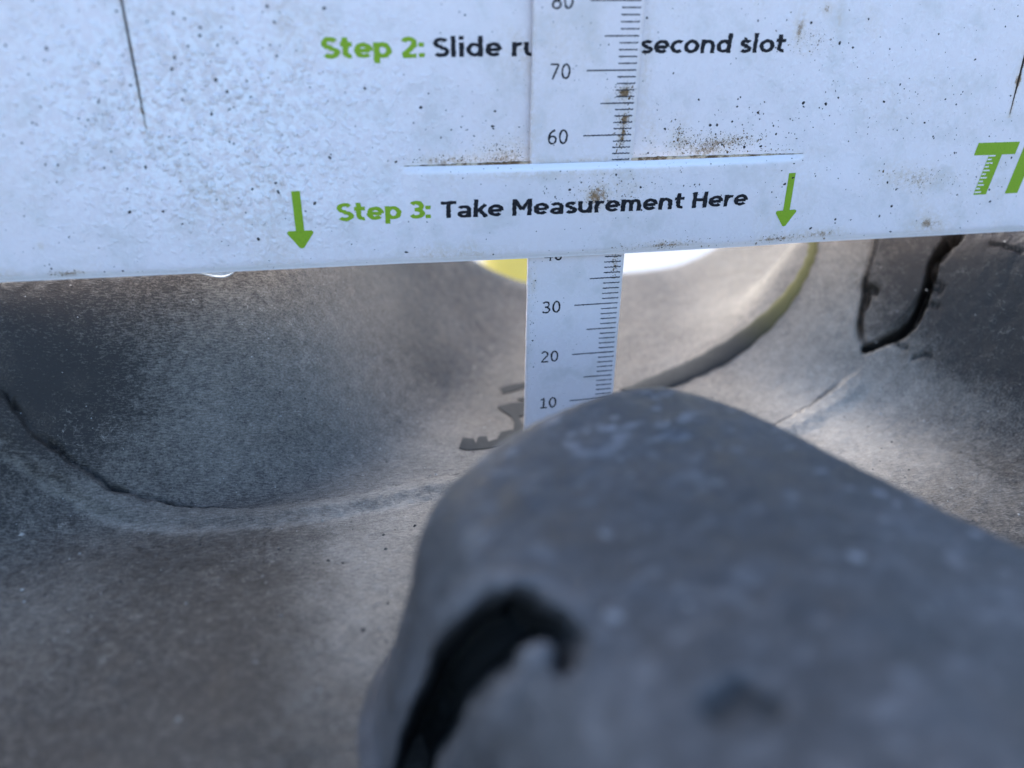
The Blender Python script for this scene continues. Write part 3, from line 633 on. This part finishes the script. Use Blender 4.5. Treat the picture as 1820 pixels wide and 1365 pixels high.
def flat(name, polys, mat, parent, zf, lift=0.04, cuts=2, label=None):
    bm = bmesh.new()
    for poly in polys:
        f = bm.faces.new([bm.verts.new((u, 0, v)) for u, v in poly]); f.normal_update(); bmesh.ops.triangulate(bm, faces=[f])
    bmesh.ops.subdivide_edges(bm, edges=bm.edges[:], cuts=cuts, use_grid_fill=True)
    bm.verts.index_update(); vv = np.array([v.co[:] for v in bm.verts]); vv[:, 1] = zf(vv[:, 0], vv[:, 2]) - lift
    ff = [[v.index for v in f.verts] for f in bm.faces]; bm.free()
    o = mesh_obj(name, vv, ff, mat, parent, False)
    if label: o["label"] = label
    return o
def arrow(uc, top, tip):
    w_, hw = 0.68, 2.05; hb_ = tip + 2.95
    r = 0.42
    pts = [(uc - w_, top), (uc - w_, hb_), (uc - hw + .25, hb_), (uc - hw, hb_ - .15), (uc - hw - .02, hb_ - .45), (uc - hw + .2, hb_ - .75), (uc - .35, tip + .12), (uc, tip),
           (uc + .35, tip + .12), (uc + hw - .2, hb_ - .75), (uc + hw + .02, hb_ - .45), (uc + hw, hb_ - .15), (uc + hw - .25, hb_), (uc + w_, hb_), (uc + w_, top)]
    return pts
flat("printed_arrow", [arrow(-38.0, 52.6, 43.25)], M["green"], plate, zlow, label="green arrow pointing down left of the Step 3 line")
flat("printed_arrow", [arrow(47.05, 52.75, 43.2)], M["green"], plate, zlow, label="green arrow pointing down right of the Step 3 line")
sl = 0.17
def it(pts, u0, v0): return [(u0 + x + sl * y, v0 + y) for x, y in pts]
tl = flat("logo_letter", [it([(-1.6, 7.25), (-1.6, 9.45), (7.0, 9.45), (7.0, 7.25), (4.25, 7.25), (4.25, 0), (1.55, 0), (1.55, 7.25)], 83.3, 47.35)], M["green"], plate, zlow, label="green slanted letter T with small white ruler ticks")
tk = []
for k in range(11):
    yy = 0.35 + k * 0.66; ln = 1.35 if k % 2 == 0 else 0.85
    tk.append(it([(1.62, yy), (1.62 + ln, yy), (1.62 + ln, yy + 0.26), (1.62, yy + 0.26)], 83.3, 47.35))
o = flat("printed_tick", tk, M["plate"], tl, zlow, 0.055, 0); o.location = (0, 0, 0)
flat("logo_letter", [it([(0, 0), (0, 9.45), (5.0, 9.45), (6.6, 8.6), (7.1, 7.0), (6.6, 4.9), (5.4, 3.9), (7.0, 0), (4.3, 0), (3.1, 3.3), (2.7, 3.3), (2.7, 0)], 91.6, 47.35)], M["green"], plate, zlow, label="green slanted letter cut off at the right")

# ------------------------------------------------------------------ dirt specks on the plate (real low grains)
def grains(name, pts, sizes, zf, mat, parent, elong=1.5):
    V_, F_ = [], []
    yv = zf(pts[:, 0], pts[:, 1])
    for (u, v), r, y in zip(pts, sizes, yv):
        a0 = random.uniform(0, 6.28); e = random.uniform(1.0, elong); ca, sa = math.cos(a0), math.sin(a0); b0 = len(V_)
        V_.append((u, y - r * 0.35 - 0.02, v))
        for k in range(7):
            a = k * 6.2832 / 7; rr = r * random.uniform(0.7, 1.2); x_, y_ = rr * e * math.cos(a), rr / e * math.sin(a)
            V_.append((u + x_ * ca - y_ * sa, y + 0.01, v + x_ * sa + y_ * ca))
        F_ += [(b0, b0 + 1 + k, b0 + 1 + (k + 1) % 7) for k in range(7)]
    o = mesh_obj(name, V_, F_, mat, parent, True); o["kind"] = "stuff"; return o
def cloud(n, u0, u1, v0, v1): return np.c_[RNG.uniform(u0, u1, n), RNG.uniform(v0, v1, n)]
def clump(n, u, v, su, sv): return np.c_[RNG.normal(u, su, n), RNG.normal(v, sv, n)]
def keep(p): 
    m = (p[:, 0] > U0 + 1) & (p[:, 0] < U1 - 1) & (p[:, 1] > VB + 0.5) & (p[:, 1] < 100) & (abs(p[:, 1] - SLV) > 0.5)
    for su, a, b in SLITS: m &= ~((abs(p[:, 0] - su) < 0.6) & (p[:, 1] > a - 1))
    return p[m]
zpl = lambda u, v: plate_y(u, v, v < SLV)
P = keep(np.r_[cloud(650, -90, 100, 40, 82), clump(260, -55, 68, 16, 8), clump(170, 35, 59, 9, 2.5), clump(180, 60, 62, 16, 9), clump(90, -6, 59, 7, 3), clump(150, 14, 51, 7, 2), clump(80, 84, 55, 6, 4)])
sz = np.exp(RNG.normal(math.log(0.075), 0.55, len(P))); sz[::19] *= 1.9; sz *= 1 + 0.35 * (P[:, 0] < -30)
grains("dirt_specks", P, np.clip(sz, 0.03, 0.30), zpl, M["grit"], plate, 1.35)
P = keep(np.r_[clump(340, 31, 58.1, 3.6, 1.1), np.c_[RNG.uniform(-20, 47, 220), 56.4 + np.abs(RNG.normal(0, 0.2, 220))], clump(260, 36, 58.4, 3, 0.7), clump(160, 26, 59, 1.2, 1.6), clump(110, -11, 57, 5, 0.6), clump(140, -3, 58, 3.5, 1.4), clump(160, 24, 41.2, 5, 0.5), clump(120, 48, 41.0, 5, 0.6),
               clump(130, 12, 50.8, 4, 1.5), clump(120, 47, 74, 3, 1.3), clump(60, -75, 40.9, 1.5, 0.25), clump(180, 72, 50.5, 5, 1.4)])
grains("soil_crumbs", P, np.clip(np.exp(RNG.normal(math.log(0.062), 0.5, len(P))), 0.03, 0.26), zpl, M["soil"], plate, 1.7)
# a sliver of clear film hanging under the bottom edge
n = NB("clear_film"); n.b.inputs["Transmission Weight"].default_value = 0.6; M["film"] = n.done((0.93, 0.94, 0.95), 0.12, None, 0.6)
fv, ff = [], []
for k in range(15):
    t = k / 14; u = -55.5 + 6.2 * t; dp = 1.0 * math.sin(math.pi * t ** 1.6) ** 0.8
    y0 = float(plate_y(np.array([u]), np.array([VB + 0.3]), np.array([True]))[0])
    for j in range(5): b = j / 4; fv.append((u, y0 + 0.35 + 0.5 * math.sin(b * 3.0), VB + 0.25 - (dp + 0.25) * b))
    if k: ff += [((k - 1) * 5 + j, (k - 1) * 5 + j + 1, k * 5 + j + 1, k * 5 + j) for j in range(4)]
o = mesh_obj("film_edge", fv, ff, M["film"], plate); sm = o.modifiers.new("thickness", 'SOLIDIFY'); sm.thickness = 0.12 * MM

# ------------------------------------------------------------------ ruler threaded through the slot
RW, RT = 17.55, 0.85
def ruler_y(v): return -1.55 + (80 - np.asarray(v, float)) * 0.052
ruler = thing("ruler", "white plastic millimetre ruler threaded through the plate slot down into the groove", "ruler", (RW / 2, float(ruler_y(0)), 0.2))
ru = np.r_[0, 0.12, np.arange(0.6, RW - 0.3, 0.6), RW - 0.12, RW]; rv = np.arange(0.2, 130, 0.6)
RU, RV = np.meshgrid(ru, rv); fu, fv_ = RU.ravel(), RV.ravel()
edge = np.c_[0.05 * vnoise(np.c_[fu, fu * 0, fv_], 1.5, 131, 2)] 
wav = np.where((RU.ravel() < 0.01) | (RU.ravel() > RW - 0.01), edge[:, 0], 0)
fr = np.c_[fu + wav, ruler_y(fv_) + 0.10 * ((RU.ravel() < 0.01) | (RU.ravel() > RW - 0.01)), fv_]; bk = fr.copy(); bk[:, 1] = ruler_y(fv_) + RT
ix = np.arange(len(fr)).reshape(RU.shape); nf = len(fr)
q4 = np.stack([ix[:-1, :-1], ix[:-1, 1:], ix[1:, 1:], ix[1:, :-1]], -1).reshape(-1, 4)
rf = [tuple(f) for f in q4] + [tuple(nf + k for k in f[::-1]) for f in q4]
bd = np.r_[ix[0, :-1], ix[:-1, -1], ix[-1, :0:-1], ix[:0:-1, 0]]
for a, b in zip(bd, np.roll(bd, -1)): rf.append((b, a, a + nf, b + nf))
RP = np.r_[fr, bk]; gu, gv = RP[:, 0], RP[:, 2]
rd = gauss(gu, gv, 15.3, 66.6, 1.1, 0.75, 0.85) + gauss(gu, gv, 15.6, 62.4, 0.6, 0.7, 0.85) + gauss(gu, gv, 15.4, 59.6, 0.55, 1.8, 0.66) + gauss(gu, gv, 12.4, 65, 0.7, 1.4, 0.35)
rd += gauss(gu, gv, 15.9, 37.6, 0.35, 1.6, 0.8) + gauss(gu, gv, 16.2, 39.6, 0.8, 0.3, 0.8) + gauss(gu, gv, 15.9, 27, 0.3, 4, 0.45) + gauss(gu, gv, 1.0, 35, 0.5, 2.5, 0.5) + gauss(gu, gv, 15.5, 64, 0.5, 5, 0.3)
rd += 0.28 * np.exp(-(gu / 0.5) ** 2) + 0.25 * np.exp(-((gu - RW) / 0.35) ** 2) + gauss(gu, gv, 8.5, 56.0, 12, 0.5, 0.4) + 0.14 * sstep(0, 0.6, vnoise(RP, 9, 133, 3)) * (gv > 40) + 0.06
rd += 0.2 * gauss(gu, gv, 4, 74, 3, 5)
rb = mesh_obj("ruler_body", RP, rf, M["ruler"], ruler, True, dict(dirt=np.clip(rd, 0, 1.2), pimple=np.full(len(RP), 0.05)))
bv = rb.modifiers.new("edges", 'BEVEL'); bv.width = 0.06 * MM; bv.segments = 2; bv.limit_method = 'ANGLE'; bv.angle_limit = math.radians(50)
zr = lambda u, v: ruler_y(v)
tick_mesh = {}
for val in range(6, 91):
    u0 = 8.8 if val % 10 == 0 else (11.35 if val % 5 == 0 else 13.9); tyk = 'a' if val % 10 == 0 else ('b' if val % 5 == 0 else 'c'); var = (tyk, val % 3)
    if var not in tick_mesh:
        V_, F_ = [], []; N_ = int((16.95 - u0) / 0.17)
        for k in range(N_ + 1):
            u = u0 + (16.95 - u0) * k / N_; h0 = 0.105 + random.uniform(-.03, .03); c0 = 0.045 * math.sin(k * 1.9 + val)
            V_ += [(u, 0, c0 + h0), (u, 0, c0 - h0)]
            if k: F_.append((2 * k - 2, 2 * k - 1, 2 * k + 1, 2 * k))
        me = bpy.data.meshes.new("tick_mark"); me.from_pydata((np.array(V_) * MM).tolist(), [], F_); me.materials.append(M["grey"]); tick_mesh[var] = me
    o = bpy.data.objects.new("tick_mark", tick_mesh[var]); COL.objects.link(o); o.parent = ruler
    o.rotation_euler = (-math.atan(-0.052), 0, 0)
    o.location = Vector((random.uniform(-.05, .05), float(ruler_y(val)) - 0.045, val)) * MM - ruler.location
for val in (10, 20, 30, 40, 60, 70, 80):
    v, f = stroke_mesh(str(val), NUM, 2.75, val - 1.25, 2.35, .115, 3.65, 0, zr)
    mesh_obj("numeral", v, f, M["black"], ruler, False)["label"] = "black printed number %d" % val
P = np.r_[cloud(110, 0.4, 17, 8, 82), clump(60, 1.0, 30, .5, 9), clump(60, 9, 70, 4, 6)]; P = P[(P[:, 0] > .3) & (P[:, 0] < 17.2)]
grains("dirt_specks", P, np.clip(np.exp(RNG.normal(math.log(0.06), 0.4, len(P))), .03, .2), zr, M["grit"], ruler, 1.3)
P = np.r_[clump(170, 15.3, 66.6, .8, .6), clump(110, 15.7, 62.3, .5, .6), clump(110, 15.5, 59.5, .45, 1.3), clump(70, 15.9, 37.7, .25, 1.0)]; P = P[P[:, 0] < 17.2]
grains("soil_crumbs", P, np.clip(np.exp(RNG.normal(math.log(0.075), 0.5, len(P))), .03, .26), zr, M["soil"], ruler, 1.7)

# ------------------------------------------------------------------ what shows, blurred, beyond the tyre
n = NB("pale_concrete")
M["ground"] = n.done(n.mix(n.noise(0.01, 6, 0.6), (0.46, 0.45, 0.43), (0.58, 0.57, 0.55)), 0.85, n.bump(n.noise(0.15, 4), 1.0, 0.4))
ga = 30000.0; k = 24; lin = np.sign(np.linspace(-1, 1, k)) * np.abs(np.linspace(-1, 1, k)) ** 2.2 * ga
GX2, GY2 = np.meshgrid(lin, lin); ii = np.arange(k * k).reshape(k, k)
ground = mesh_obj("ground", np.c_[GX2.ravel(), GY2.ravel(), np.full(k * k, -420.0)], np.stack([ii[:-1, :-1], ii[:-1, 1:], ii[1:, 1:], ii[1:, :-1]], -1).reshape(-1, 4), M["ground"], None)
ground["kind"] = "structure"; ground["label"] = "pale concrete ground far out of focus beyond the tyre"; ground["category"] = "ground"

# a rounded yellow-painted bollard standing beyond the tyre
n = NB("yellow_paint"); M["yellow"] = n.done(n.mix(n.noise(0.05, 4), (0.80, 0.56, 0.08), (0.86, 0.64, 0.14)), 0.35, n.bump(n.noise(0.2, 3), 0.5, 0.3), 0.5)
M["cap"] = NB("white_band_paint").done((0.75, 0.75, 0.74), 0.4)
YB = np.array([126.0, 558.0, 0.0])
bol = thing("yellow_post", "yellow painted post blurred beyond the tyre, just left of the ruler", "post", (YB[0], YB[1], -420))
def lathe(name, prof, mat, parent, label=None, seg=40):
    V_, F_ = [], []
    for k, (r, z) in enumerate(prof):
        for j in range(seg): V_.append((YB[0] + r * math.cos(6.28318 * j / seg), YB[1] + r * math.sin(6.28318 * j / seg), z))
        if k: F_ += [((k - 1) * seg + j, (k - 1) * seg + (j + 1) % seg, k * seg + (j + 1) % seg, k * seg + j) for j in range(seg)]
    return mesh_obj(name, V_, F_, mat, parent)
lathe("post", [(56, -405), (56, 60), (53, 76), (44, 90), (28, 100), (10, 104), (0.1, 104.5)], M["yellow"], bol)
lathe("base_plate", [(90, -420), (90, -408), (88, -405), (56.5, -405)], M["cap"], bol)
